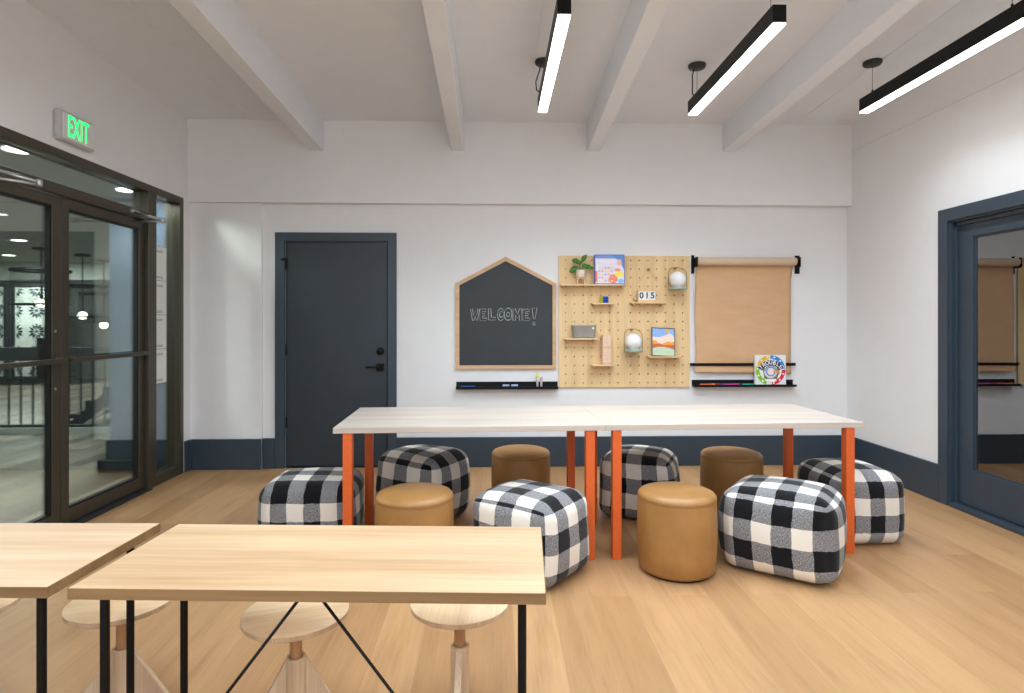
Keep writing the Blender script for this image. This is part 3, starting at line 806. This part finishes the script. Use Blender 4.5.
# chalk tray
t = thing('chalk_tray', 'black wall mounted ledge below the chalkboard', 'ledge', (0, YW, 0), 0)
def ledge(t, a, b, z0, z1, dpt=.075):
    m = MB(); m.box(a, b, -.012, -.0005, z0, z1); m.box(a, b, -dpt, -.012, z0, z0 + .012); m.box(a, b, -dpt, -dpt + .01, z0 + .012, z0 + .026)
    m.build('ledge', M['black'], t, bevel=.0015)
ledge(t, -.352, .572, .712, .776)
def marker(x, y, z, cap, body, label, lying=True, L=.13, rz=0, r=.0075, group='markers on the wall ledges'):
    t = thing('marker_pen', label, 'marker', (x, y, z), rz, group)
    if lying:
        MB().cyl(r, -L / 2, L * .22, 12, axis=0, bev=.002).build('barrel', body, t); MB().cyl(r * 1.15, L * .22, L / 2, 12, axis=0, bev=.002).build('cap', cap, t)
    else:
        MB().cyl(r, 0, L * .62, 12, bev=.002).build('barrel', body, t); MB().cyl(r * 1.15, L * .62, L, 12, bev=.002).build('cap', cap, t)
zt = .724
marker(-.245, YW - .03, zt + .0088, flat((20, 90, 160)), flat((30, 110, 190)), 'blue marker lying at the left end of the ledge under the chalkboard')
for k, x in enumerate((.10, .178)):
    e = thing('board_eraser', ('left' if k == 0 else 'right') + ' of two small blue and pale erasers on the chalkboard ledge', 'eraser', (x, YW - .04, zt), 0, 'erasers on the chalkboard ledge')
    MB().box(-.032, .032, -.018, .018, .0, .016, bev=.003).build('felt', flat((60, 100, 190)), e)
    MB().box(-.030, .030, -.017, .017, .0162, .028, bev=.003).build('grip', flat((190, 200, 220)), e)
marker(.386, YW - .03, zt, flat((235, 230, 30)), flat((214, 196, 200)), 'upright marker with a yellow cap on the chalkboard ledge', False, .135, r=.009)
marker(.421, YW - .03, zt, flat((200, 170, 175)), flat((220, 206, 208)), 'upright pale marker beside the yellow capped one', False, .098, r=.009)

# ------------------------------------------------------------------ pegboard panels
YP = YW - .02          # front face of the pegboard
def pegboard(xa, xb, holes, label):
    t = thing('pegboard', label, 'pegboard', (0, YW, 0), 0, 'plywood pegboard panels')
    bm = MB(); b = bm.bm
    z0, z1 = .724, 1.926; zs = [.764 + k * .080 for k in range(15)]
    R = .0068; xs_e = [xa] + [(holes[i] + holes[i + 1]) / 2 for i in range(len(holes) - 1)] + [xb]
    zs_e = [z0] + [(zs[i] + zs[i + 1]) / 2 for i in range(14)] + [z1]
    yf = -.02; mi = bm.mi(M['ply']); mh = bm.mi(M['plyhole'])
    for i, hx in enumerate(holes):
        for j, hz in enumerate(zs):
            X0, X1, Z0, Z1 = xs_e[i], xs_e[i + 1], zs_e[j], zs_e[j + 1]
            sq = [(X1, hz), (X1, Z1), (hx, Z1), (X0, Z1), (X0, hz), (X0, Z0), (hx, Z0), (X1, Z0)]
            O = [b.verts.new((p[0], yf, p[1])) for p in sq]
            I = [b.verts.new((hx + R * math.cos(k * PI / 4), yf, hz + R * math.sin(k * PI / 4))) for k in range(8)]
            K = [b.verts.new((v.co.x, -.004, v.co.z)) for v in I]
            for k in range(8):
                k2 = (k + 1) % 8
                f = b.faces.new([O[k], O[k2], I[k2], I[k]]); f.material_index = mi
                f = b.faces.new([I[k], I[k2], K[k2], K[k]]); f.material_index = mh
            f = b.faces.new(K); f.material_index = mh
    bmesh.ops.remove_doubles(b, verts=b.verts, dist=1e-5)
    # edges of the sheet
    for (A, B_) in (((xa, z0), (xb, z0)), ((xb, z0), (xb, z1)), ((xb, z1), (xa, z1)), ((xa, z1), (xa, z0))):
        q = [b.verts.new((A[0], yf, A[1])), b.verts.new((B_[0], yf, B_[1])), b.verts.new((B_[0], -.0005, B_[1])), b.verts.new((A[0], -.0005, A[1]))]
        f = b.faces.new(q); f.material_index = mi
    bm.build('panel', None, t)
hl = [.644 + k * .0802 for k in range(7)]; hr_ = [1.240 + k * .0802 for k in range(7)]
pegboard(.581, 1.1825, hl, 'plywood pegboard panel, left half, holding the potted plant shelf')
pegboard(1.1835, 1.786, hr_, 'plywood pegboard panel, right half, holding the landscape picture')

def shelf(a, b, z, label, dpt=.10, pegs=None):
    t = thing('peg_shelf', label, 'shelf', (0, YP, z), 0, 'wooden peg shelves')
    MB().box(a, b, -dpt, -.0008, -.014, 0).build('board', M['shelfw'], t, bevel=.003)
    for x in (pegs or (a + .03, b - .03)):
        MB().lathe([(0, -.05 - dpt * .2), (.009, -.05 - dpt * .2), (.0095, -.045 - dpt * .2), (.0095, -.0008), (0, -.0008)], 12, (x, 0, -.0245), axis=1).build('peg', M['shelfw'], t)
shelf(.590, 1.181, 1.660, 'long wooden peg shelf under the potted plant and game box')
shelf(.875, 1.077, 1.492, 'short wooden peg shelf holding the puzzle cube', .09)
shelf(1.228, 1.545, 1.500, 'wooden peg shelf under the block calendar', .09)
shelf(.624, .930, 1.174, 'wooden peg shelf holding the grey bin')
shelf(.871, 1.082, .936, 'short wooden peg shelf under the tumbling block tower')
shelf(1.384, 1.687, 1.010, 'wooden peg shelf under the landscape picture')

# plant
px_, py_, pz_ = .775, YP - .055, 1.660
t = thing('potted_plant', 'small green leafy plant in white pot on a little wooden stand', 'plant', (px_, py_, pz_))
s_ = MB(); s_.box(-.034, .034, -.03, .03, .048, .058, bev=.002)
for a in (-1, 1):
    s_.box(a * .03 - .005, a * .03 + .005, -.026, .026, 0, .048)
s_.build('stand', M['shelfw'], t)
MB().lathe([(0, .0585), (.036, .0585), (.041, .068), (.044, .124), (.0435, .130), (.039, .130), (.037, .118), (0, .118)], 28).build('pot', M['pot'], t)
MB().cyl(.0375, .110, .1215, 20).build('soil', M['soil'], t)
lf = [(-.030, .01, .185, 172, -8, .085, .062), (-.016, 0, .225, 138, 40, .092, .050), (.016, 0, .235, 66, 62, .10, .042), (.03, 0, .196, 14, 6, .10, .046), (.015, -.01, .19, 30, 30, .07, .05), (-.004, -.015, .215, 110, 50, .06, .04)]
for (bx, by, bz, ang, el, L, wd) in lf:
    a = math.radians(ang); e_ = math.radians(el)
    dx = math.cos(a) * math.cos(e_) if ang not in (150, 128, 62) else math.cos(a)
    base = Vector((bx * .3, by * .3, .122)); mid = Vector((bx * .6, by, bz - .035))
    stm = MB(); stm.tube([base, (base + mid) / 2 + Vector((bx * .2, 0, 0)), mid], .0022, 6); so = stm.build('stem', M['leaf'], t)
    d = Vector((math.cos(a), by * 3, math.sin(e_))).normalized(); sd = d.cross(Vector((0, -1, .25))).normalized(); up = d.cross(sd)
    m = MB(); b = m.bm; rows = []
    for k in range(9):
        u = k / 8; ww = wd * .5 * math.sin(PI * min(1, u * .96 + .03)) ** .75
        c0 = mid + d * (L * u) + Vector((0, 0, -.022 * u * u)); 
        rows.append([b.verts.new(c0 - sd * ww + up * .18 * ww), b.verts.new(c0), b.verts.new(c0 + sd * ww + up * .18 * ww)])
    for A, B_ in zip(rows, rows[1:]):
        for k in range(2):
            f = b.faces.new([A[k], A[k + 1], B_[k + 1], B_[k]]); f.smooth = True
    lo = m.build('leaf', M['leaf'], t); so_ = lo.modifiers.new('s', 'SOLIDIFY'); so_.thickness = .0012

# prints made of flat coloured pieces, local x/z plane facing -y
def art(name, pieces, parent, y0=0.0, step=.00025):
    m = MB()
    for k, (poly, rgb) in enumerate(pieces):
        m.prism(poly, y0 - step * (k + 1), y0 - step * .5, flat(rgb))
    return m.build(name, None, parent)
def disc(cx, cz, r, n=20, rx=None): return [(cx + (rx or r) * math.cos(2*PI*k/n), cz + r * math.sin(2*PI*k/n)) for k in range(n)]
def rect(a, b, c_, d): return [(a, c_), (b, c_), (b, d), (a, d)]
def arcband(cx, cz, r0, r1, a0, a1, n=8):
    A = [math.radians(a0 + (a1 - a0) * k / n) for k in range(n + 1)]
    return [(cx + r1 * math.cos(a), cz + r1 * math.sin(a)) for a in A] + [(cx + r0 * math.cos(a), cz + r0 * math.sin(a)) for a in reversed(A)]

# colourful game box on long shelf
W, Hh = .272, .272
t = thing('game_box', 'square blue edged board game box with pastel cover on the long shelf', 'board game', (1.036, YP - .078, 1.6606))
t.rotation_euler = (math.radians(-5), 0, 0)
MB().box(-W/2, W/2, 0, .045, 0, Hh, bev=.002).build('box', flat((70, 110, 190)), t)
rnd = random.Random(11)
pc = [(rect(-.129, .129, .008, .264), (226, 222, 238)), (rect(-.129, .129, .235, .264), (120, 150, 215)), ([(0.02, .264), (.129, .264), (.129, .13), (.10, .2)], (90, 140, 215)),
      (rect(-.09, .05, .19, .225), (240, 226, 236)), (disc(.03, .05, .042), (240, 130, 110)), (disc(.085, .09, .026, rx=.04), (245, 225, 90)), (rect(-.129, -.112, .02, .12), (232, 110, 120)),
      (disc(.09, .20, .03, rx=.02), (240, 180, 160)), (disc(.1, .03, .02, rx=.028), (130, 190, 235)), (disc(.07, .13, .014, rx=.03), (245, 160, 120))]
for i in range(5):
    for j in range(5):
        c_ = [(245, 225, 110), (240, 170, 160), (190, 180, 230), (240, 215, 190)][(i * 3 + j * 2) % 4]
        pc.append((disc(-.095 + i * .028, .03 + j * .03, .010, 10), c_))
art('cover_print', pc, t)

# puzzle cube
t = thing('puzzle_cube', 'small twisty puzzle cube showing blue and yellow faces', 'toy', (.988, YP - .05, 1.4925), math.radians(24))
MB().box(-.029, .029, -.029, .029, 0, .058, bev=.002).build('core', M['black'], t)
st_ = MB()
for i in range(3):
    for j in range(3):
        a = -.027 + i * .0185; z = .0025 + j * .0185
        st_.box(a, a + .0165, -.0298, -.0288, z, z + .0165, flat((10, 70, 190)))
        st_.box(-.0298, -.0288, a, a + .0165, z, z + .0165, flat((225, 215, 30) if (i + j) % 2 else (190, 200, 40)))
        st_.box(a, a + .0165, -.027 + j * .0185, -.027 + j * .0185 + .0165, .0578, .0588, flat((235, 235, 235)))
st_.build('stickers', None, t)

# block calendar
t = thing('block_calendar', 'small wooden block calendar with three white number tiles', 'calendar', (1.377, YP - .045, 1.5005))
fr = MB(); fr.box(-.084, .084, -.016, .016, 0, .020, bev=.002); fr.box(-.084, -.077, -.012, .016, .020, .104); fr.box(.077, .084, -.012, .016, .020, .104); fr.box(-.084, .084, -.012, .016, .098, .104); fr.box(-.077, .077, .010, .016, .020, .098)
fr.build('holder', M['shelfw'], t)
for k, ch in enumerate('015'):
    x = -.0505 + k * .0505
    tl = MB().box(x - .0245, x + .0245, -.016, .009, .0205, .096, bev=.002).build('tile', M['white'], t)
    text('digit', ch, .075, flat((50, 56, 80)), tl, (x, -.0166, .058), depth=.0005, offset=.0025)
# wooden peg beside it
t = tag(MB().lathe([(0, -.045), (.009, -.044), (.010, -.035), (.010, -.0008), (0, -.0008)], 14, (1.275, YP, 1.533), axis=1).build('wooden_peg', M['shelfw']), 'short round wooden peg just left of the block calendar', 'peg')

# triangle hanger above the calendar
t = thing('cord_hanger', 'thin pale cord triangle hung from a peg above the block calendar', 'hanger', (1.40, YP, 1.80))
MB().cyl(.009, -.045, -.0008, 12, axis=1).build('peg', M['brass'], t)
MB().tube([(-.085, -.012, -.11), (0, -.03, .012), (.085, -.012, -.11)], .0018, 6).build('cord', M['shelfw'], t)

# globe lamps
def globe(x, zb, label):
    t = thing('globe_lamp', label, 'lamp', (x, YP, zb), 0, 'globe lamps hung on the pegboard')
    MB().lathe([(0, 0), (.080, 0), (.084, .004), (.084, .018), (.078, .024), (.05, .026), (0, .026)], 36, (0, -.088, 0)).build('base', M['sage'], t)
    MB().lathe([(0.0, .0265), (.045, .0265)] + [(.0755 * math.sin(a), .092 - .0755 * math.cos(a)) for a in [math.radians(35 + 145 * k / 16) for k in range(16)]] + [(0, .1675)], 36, (0, -.088, 0)).build('globe', M['globe'], t)
    lp = MB(); pts = [(.080, -.088, .02), (.083, -.088, .10), (.080, -.080, .16), (.062, -.06, .19), (.03, -.035, .205), (0, -.028, .208), (-.03, -.035, .205), (-.062, -.06, .19), (-.080, -.080, .16), (-.083, -.088, .10), (-.080, -.088, .02)]
    lp.tube(pts, .0022, 6); lp.build('cord_loop', M['cord'], t)
    MB().cyl(.008, -.042, -.0008, 12, (0, 0, .20), axis=1).build('peg', M['brass'], t)
globe(1.648, 1.610, 'white globe lamp on sage green base, upper right corner of the pegboard')
globe(1.246, 1.050, 'white globe lamp on sage green base, left of the landscape picture')

# bin
t = thing('storage_bin', 'grey metal bin with tapered sides on a peg shelf', 'bin', (.802, YP - .052, 1.1745))
m = MB(); b = m.bm
def rr(w, d, r, z, n=5):
    out = []
    for (sx, sy, a0) in ((1, 1, 0), (-1, 1, 90), (-1, -1, 180), (1, -1, 270)):
        for k in range(n + 1):
            a = math.radians(a0 + 90 * k / n); out.append(b.verts.new((sx * (w - r) + r * math.cos(a), sy * (d - r) + r * math.sin(a), z)))
    return out
R = [rr(.094, .034, .022, 0), rr(.102, .038, .024, .014), rr(.110, .044, .026, .108), rr(.114, .047, .027, .112), rr(.113, .046, .026, .118), rr(.108, .042, .024, .116), rr(.098, .036, .022, .016)]
for A, B_ in zip(R, R[1:]):
    for k in range(len(A)):
        f = b.faces.new([A[k], A[(k + 1) % len(A)], B_[(k + 1) % len(A)], B_[k]]); f.smooth = True
b.faces.new(R[0]); b.faces.new(R[-1])
m.build('bin_body', M['greymetal'], t)
MB().box(.070, .086, -.0475, -.0455, .082, .098, bev=.001).build('label_tab', M['white'], t)

# block tower: 18 layers of three, each block its own thing
bh, bl, bw = .0145, .076, .0249
bp = {}
for mk in ('block', 'blockp'):
    pass
k = 0
tw = Matrix.Rotation(math.radians(3), 3, 'Z')
first = {}
for lay in range(18):
    for q in range(3):
        ax = lay % 2
        key = (ax, 'block' if (lay * 3 + q) % 5 else 'blockp')
        z = .9364 + lay * (bh + .0002)
        o_ = Vector(((q - 1) * (bw + .0006), 0, 0)) if ax else Vector((0, (q - 1) * (bw + .0006), 0))
        o_ = tw @ (o_ + Vector((random.uniform(-.0012, .0012), random.uniform(-.0012, .0012), 0)))
        loc = (1.004 + o_.x, YP - .056 + o_.y, z)
        if key not in first:
            m = MB()
            if ax: m.box(-bw/2, bw/2, -bl/2, bl/2, 0, bh, bev=.0012)
            else: m.box(-bl/2, bl/2, -bw/2, bw/2, 0, bh, bev=.0012)
            ob = m.build('wooden_block', M[key[1]]); first[key] = ob
        else:
            ob = first[key].copy(); COL.objects.link(ob)
        ob.location = loc; ob.rotation_euler = (0, 0, math.radians(3))
        tag(ob, 'small bare wooden block stacked in the tumbling tower on the low pegboard shelf', 'toy block', 'blocks of the tumbling tower')

# landscape picture
t = thing('framed_picture', 'small framed landscape print with blue sky, orange hills and sun', 'picture', (1.522, YP - .082, 1.0105), math.radians(0))
t.rotation_euler = (math.radians(-12), math.radians(2.5), 0)
W, Hh = .212, .262
fr = MB()
for (a, b_, c_, d) in ((-W/2, -W/2+.006, 0, Hh), (W/2-.006, W/2, 0, Hh), (-W/2+.006, W/2-.006, 0, .006), (-W/2+.006, W/2-.006, Hh-.006, Hh)): fr.box(a, b_, -.004, .010, c_, d)
fr.build('frame', flat((72, 92, 100)), t)
MB().box(-W/2+.006, W/2-.006, .001, .009, .006, Hh-.006).build('backing', M['white'], t)
a, b_ = -.0995, .0995
art('print', [(rect(a, b_, .007, .255), (140, 175, 226)),
  (disc(.038, .236, .017, 18), (240, 176, 50)),
  ([(a, .08), (b_, .08), (b_, .17), (.085, .20), (.055, .212), (.02, .195), (-.02, .178), (-.06, .174), (a, .178)], (238, 214, 196)),
  ([(a, .08), (b_, .08), (b_, .138), (.07, .128), (.05, .14), (.02, .128), (-.015, .112), (-.05, .125), (-.075, .146), (a, .138)], (236, 160, 44)),
  ([(a, .07), (b_, .07), (b_, .105), (.05, .108), (.0, .104), (-.04, .114), (a, .108)], (208, 94, 46)),
  ([(a, .007), (b_, .007), (b_, .062), (.06, .076), (0, .086), (-.05, .084), (a, .07)], (188, 208, 176)),
  ([(a, .007), (b_, .007), (b_, .03), (.03, .036), (a, .022)], (200, 208, 172))], t, y0=.001)

# ------------------------------------------------------------------ paper roll
t = thing('paper_roll_dispenser', 'kraft paper roll on black wall brackets with the brown sheet hanging down', 'paper roll', (0, YW, 0))
for (a, b_) in ((1.806, 1.834), (2.772, 2.818)):
    m = MB(); m.box(a, b_, -.006, -.0005, 1.765, 1.935, bev=.001)
    xin = b_ - .004 if a < 2 else a
    m.box(xin - .002, xin + .004, -.11, -.006, 1.82, 1.91); m.build('bracket', M['black'], t)
zr, yr = 1.872, -.068
MB().cyl(.038, 1.838, 2.748, 40, (0, yr, zr), axis=0, bev=.001).build('paper_roll', M['rollpaper'], t)
MB().cyl(.012, 1.828, 2.776, 16, (0, yr, zr), axis=0).build('spindle', M['black'], t)
m = MB(); b = m.bm; rows = []
nx, nz = 24, 40
for j in range(nz + 1):
    u = j / nz; row = []
    z = 1.872 - u * (1.872 - .842)
    for i in range(nx + 1):
        s0 = i / nx
        xl = 1.842 - .012 * math.sin(PI * min(1, u * 1.1)) ** 2 - (.018 * max(0, (u - .8) / .2)); xr = 2.752 - .03 * min(1, u * 6) + .02 * max(0, u - .8)
        x = xl + (xr - xl) * s0
        y = yr + .0385 * 1.0 + (-.0 if u < .05 else 0)
        y = -.031 + .006 * math.sin(3.2 * s0 + 5 * u) * u - .005 * math.exp(-((u - .82) / .07) ** 2) * (.4 + .6 * math.sin(PI * s0)) + (-.004 * max(0, (u - .93) / .07))
        row.append(b.verts.new((x, y, z - (.018 * (1 - s0) * (u > .999) * -1))))
    rows.append(row)
for A, B_ in zip(rows, rows[1:]):
    for i in range(nx):
        f = b.faces.new([A[i], A[i + 1], B_[i + 1], B_[i]]); f.smooth = True
o = m.build('paper_sheet', M['kraft'], t)
sf = o.modifiers.new('s', 'SOLIDIFY'); sf.thickness = .0006; sf.offset = 0
t = thing('tear_bar', 'thin black horizontal bar across the bottom of the brown paper', 'bar', (0, YW, 0))
MB().box(1.794, 2.762, -.044, -.038, .917, .944).build('bar', M['black'], t, bevel=.001)
for a in (1.796, 2.746): MB().box(a, a + .014, -.038, -.0005, .920, .941).build('standoff', M['black'], t)
t = thing('marker_tray', 'black wall ledge under the kraft paper holding coloured markers', 'ledge', (0, YW, 0))
m = MB(); m.box(1.812, 2.752, -.012, -.0005, .728, .788); m.box(1.812, 2.752, -.085, -.012, .728, .740); m.box(1.812, 2.752, -.085, -.076, .740, .750)
m.box(2.690, 2.708, -.07, -.012, .740, .785)
m.build('ledge', M['black'], t, bevel=.0015)
for x, c_, nm in ((1.94, (235, 120, 30), 'orange'), (2.16, (215, 60, 170), 'magenta'), (2.33, (30, 190, 160), 'teal')):
    marker(x, YW - .055, .7491, flat(c_), flat(c_), '%s marker lying on the black ledge under the kraft paper' % nm, True, .14, math.radians(3))
for x, nm, c_ in ((2.045, 'red and blue', (150, 40, 60)), (2.235, 'dark grey', (60, 60, 64))):
    marker(x, YW - .032, .7491, flat((40, 70, 150)) if nm[0] == 'r' else flat((20, 20, 22)), flat(c_), '%s marker lying at the back of the kraft paper ledge' % nm, True, .12, math.radians(-2))

# TROUBLE box
t = thing('trouble_game_box', 'square white board game box titled TROUBLE on the ledge under the kraft paper', 'board game', (2.515, YW - .0485, .7425))
t.name = 'game_box'
t.rotation_euler = (0, math.radians(-.6), 0)
W = .285
MB().box(-W/2, W/2, -.025, .003, 0, W - .008, bev=.002).build('box', flat((232, 232, 236)), t)
cz = W / 2 - .004; pc = []
cols = [(30, 140, 210), (235, 190, 30), (130, 195, 40), (225, 40, 70)]
pc.append((disc(0, cz, .132, 32), (236, 236, 238)))
for a0, c_ in ((5, cols[0]), (95, cols[1]), (165, cols[2]), (275, cols[3])):
    pc.append((arcband(0, cz, .104, .137, a0, a0 + 86, 8), c_))
    for k in range(5): 
        a = math.radians(a0 + 8 + k * 15); pc.append((disc(.122 * math.cos(a), cz + .122 * math.sin(a), .0085, 10), c_ if k % 2 else (245, 245, 245)))
for a0, c_ in ((15, cols[0]), (105, cols[1]), (195, cols[2]), (285, cols[3])):
    for k in range(4):
        a = math.radians(a0 + k * 19); pc.append((disc(.098 * math.cos(a), cz + .098 * math.sin(a), .006, 8), c_))
pc += [(arcband(0, cz - .012, .062, .082, 150, 390, 16), (120, 116, 90)), (disc(0, cz - .012, .058, 24), (228, 228, 232)), (arcband(0, cz - .012, .034, .045, 0, 360, 24)[:-1], (30, 140, 210)),
       (disc(0, cz - .012, .028, 20), (240, 225, 225)), (arcband(0, cz - .012, .05, .056, 0, 175, 12), (40, 40, 60)), (rect(.022, .080, cz - .022, cz - .004), (245, 165, 30)),
       ([(-.105, cz - .01), (-.075, cz + .0), (-.062, cz - .06), (-.078, cz - .07)], (248, 248, 248)), ([(.062, cz - .06), (.078, cz - .07), (.1, cz - .03), (.085, cz - .02)], (248, 248, 248)),
       ([(-.055, cz - .095), (-.04, cz - .08), (.04, cz - .08), (.055, cz - .095), (.03, cz - .108), (-.03, cz - .108)], (248, 248, 248))]
pc.append((arcband(0, cz - .05, .095, .141, 32, 148, 12), (44, 46, 66)))
art('cover_print', pc, t, y0=-.025, step=.00012)
for k, ch in enumerate('TROUBLE'):
    a_ = math.radians(139 - k * 16.3); r_ = .119
    dx, dz, rr_ = r_ * math.cos(a_), r_ * math.sin(a_) - .05, PI / 2 - a_
    text('letter', ch, .050, flat((240, 240, 244)), t, (dx, -.0318, cz + dz), (PI / 2, rr_ * .7, 0), depth=.0004, sx=.95, offset=.0012)

# ------------------------------------------------------------------ lights
WHITE = (.78, .90, 1)
area('rear_fill_light', (.25, YR - .02, 1.65), 4.6, 32, (math.radians(90), 0, 0), (.74, .87, 1), 'RECTANGLE', 1.45)  # added fill lamp spanning the opening in the rear wall
# the three pendants in view, then added unseen lamps overhead and to the rear, for fill
for x, y, p in ((.343, 3.645, 20), (1.447, 3.685, 19), (2.675, 3.605, 8)):
    area('pendant_light', (x, y, 2.832), .062, p, (0, 0, 0), WHITE, 'RECTANGLE', 1.3, spread=2.3)
for x in (-1.0, .343, 1.447, 2.675):
    for y, p in ((1.65, 16), (-.6, 15), (-2.4, 15)):
        area('unseen_fill_light', (x, y, 2.832), .08, p * (.6 if x > 2.5 else 1.7 if x < 0 else 1), (0, 0, 0), WHITE, 'RECTANGLE', 1.3)
area('office_fill_light', (XR + 1.5, 3.4, 2.68), 1.0, 90, color=(.9, .95, 1))  # unseen lamp added to brighten the room behind the door glass
wd = bpy.data.worlds.new('world'); scn.world = wd; wd.use_nodes = True
wd.node_tree.nodes['Background'].inputs[0].default_value = (.85, .92, 1, 1); wd.node_tree.nodes['Background'].inputs[1].default_value = 1.0

# ------------------------------------------------------------------ camera
cam = bpy.data.cameras.new('camera'); co = bpy.data.objects.new('camera', cam); COL.objects.link(co)
cam.sensor_width = 36; cam.lens = 600 / 1024 * 36; cam.clip_start = .05
cam.shift_y = -24.5 / 1024
co.location = (0, 0, 1.32); co.rotation_euler = (PI / 2, 0, -math.atan(17 / 600))
scn.camera = co
scn.view_settings.view_transform = 'Standard'; scn.view_settings.look = 'None'; scn.view_settings.gamma = 1
scn.view_settings.use_curve_mapping = False
scn.view_settings.exposure = 0.22
scn.cycles.use_denoising = True
scn.cycles.max_bounces = 12; scn.cycles.diffuse_bounces = 6; scn.cycles.transparent_max_bounces = 24
scn.cycles.sample_clamp_indirect = 6
scn.cycles.caustics_reflective = False; scn.cycles.caustics_refractive = False
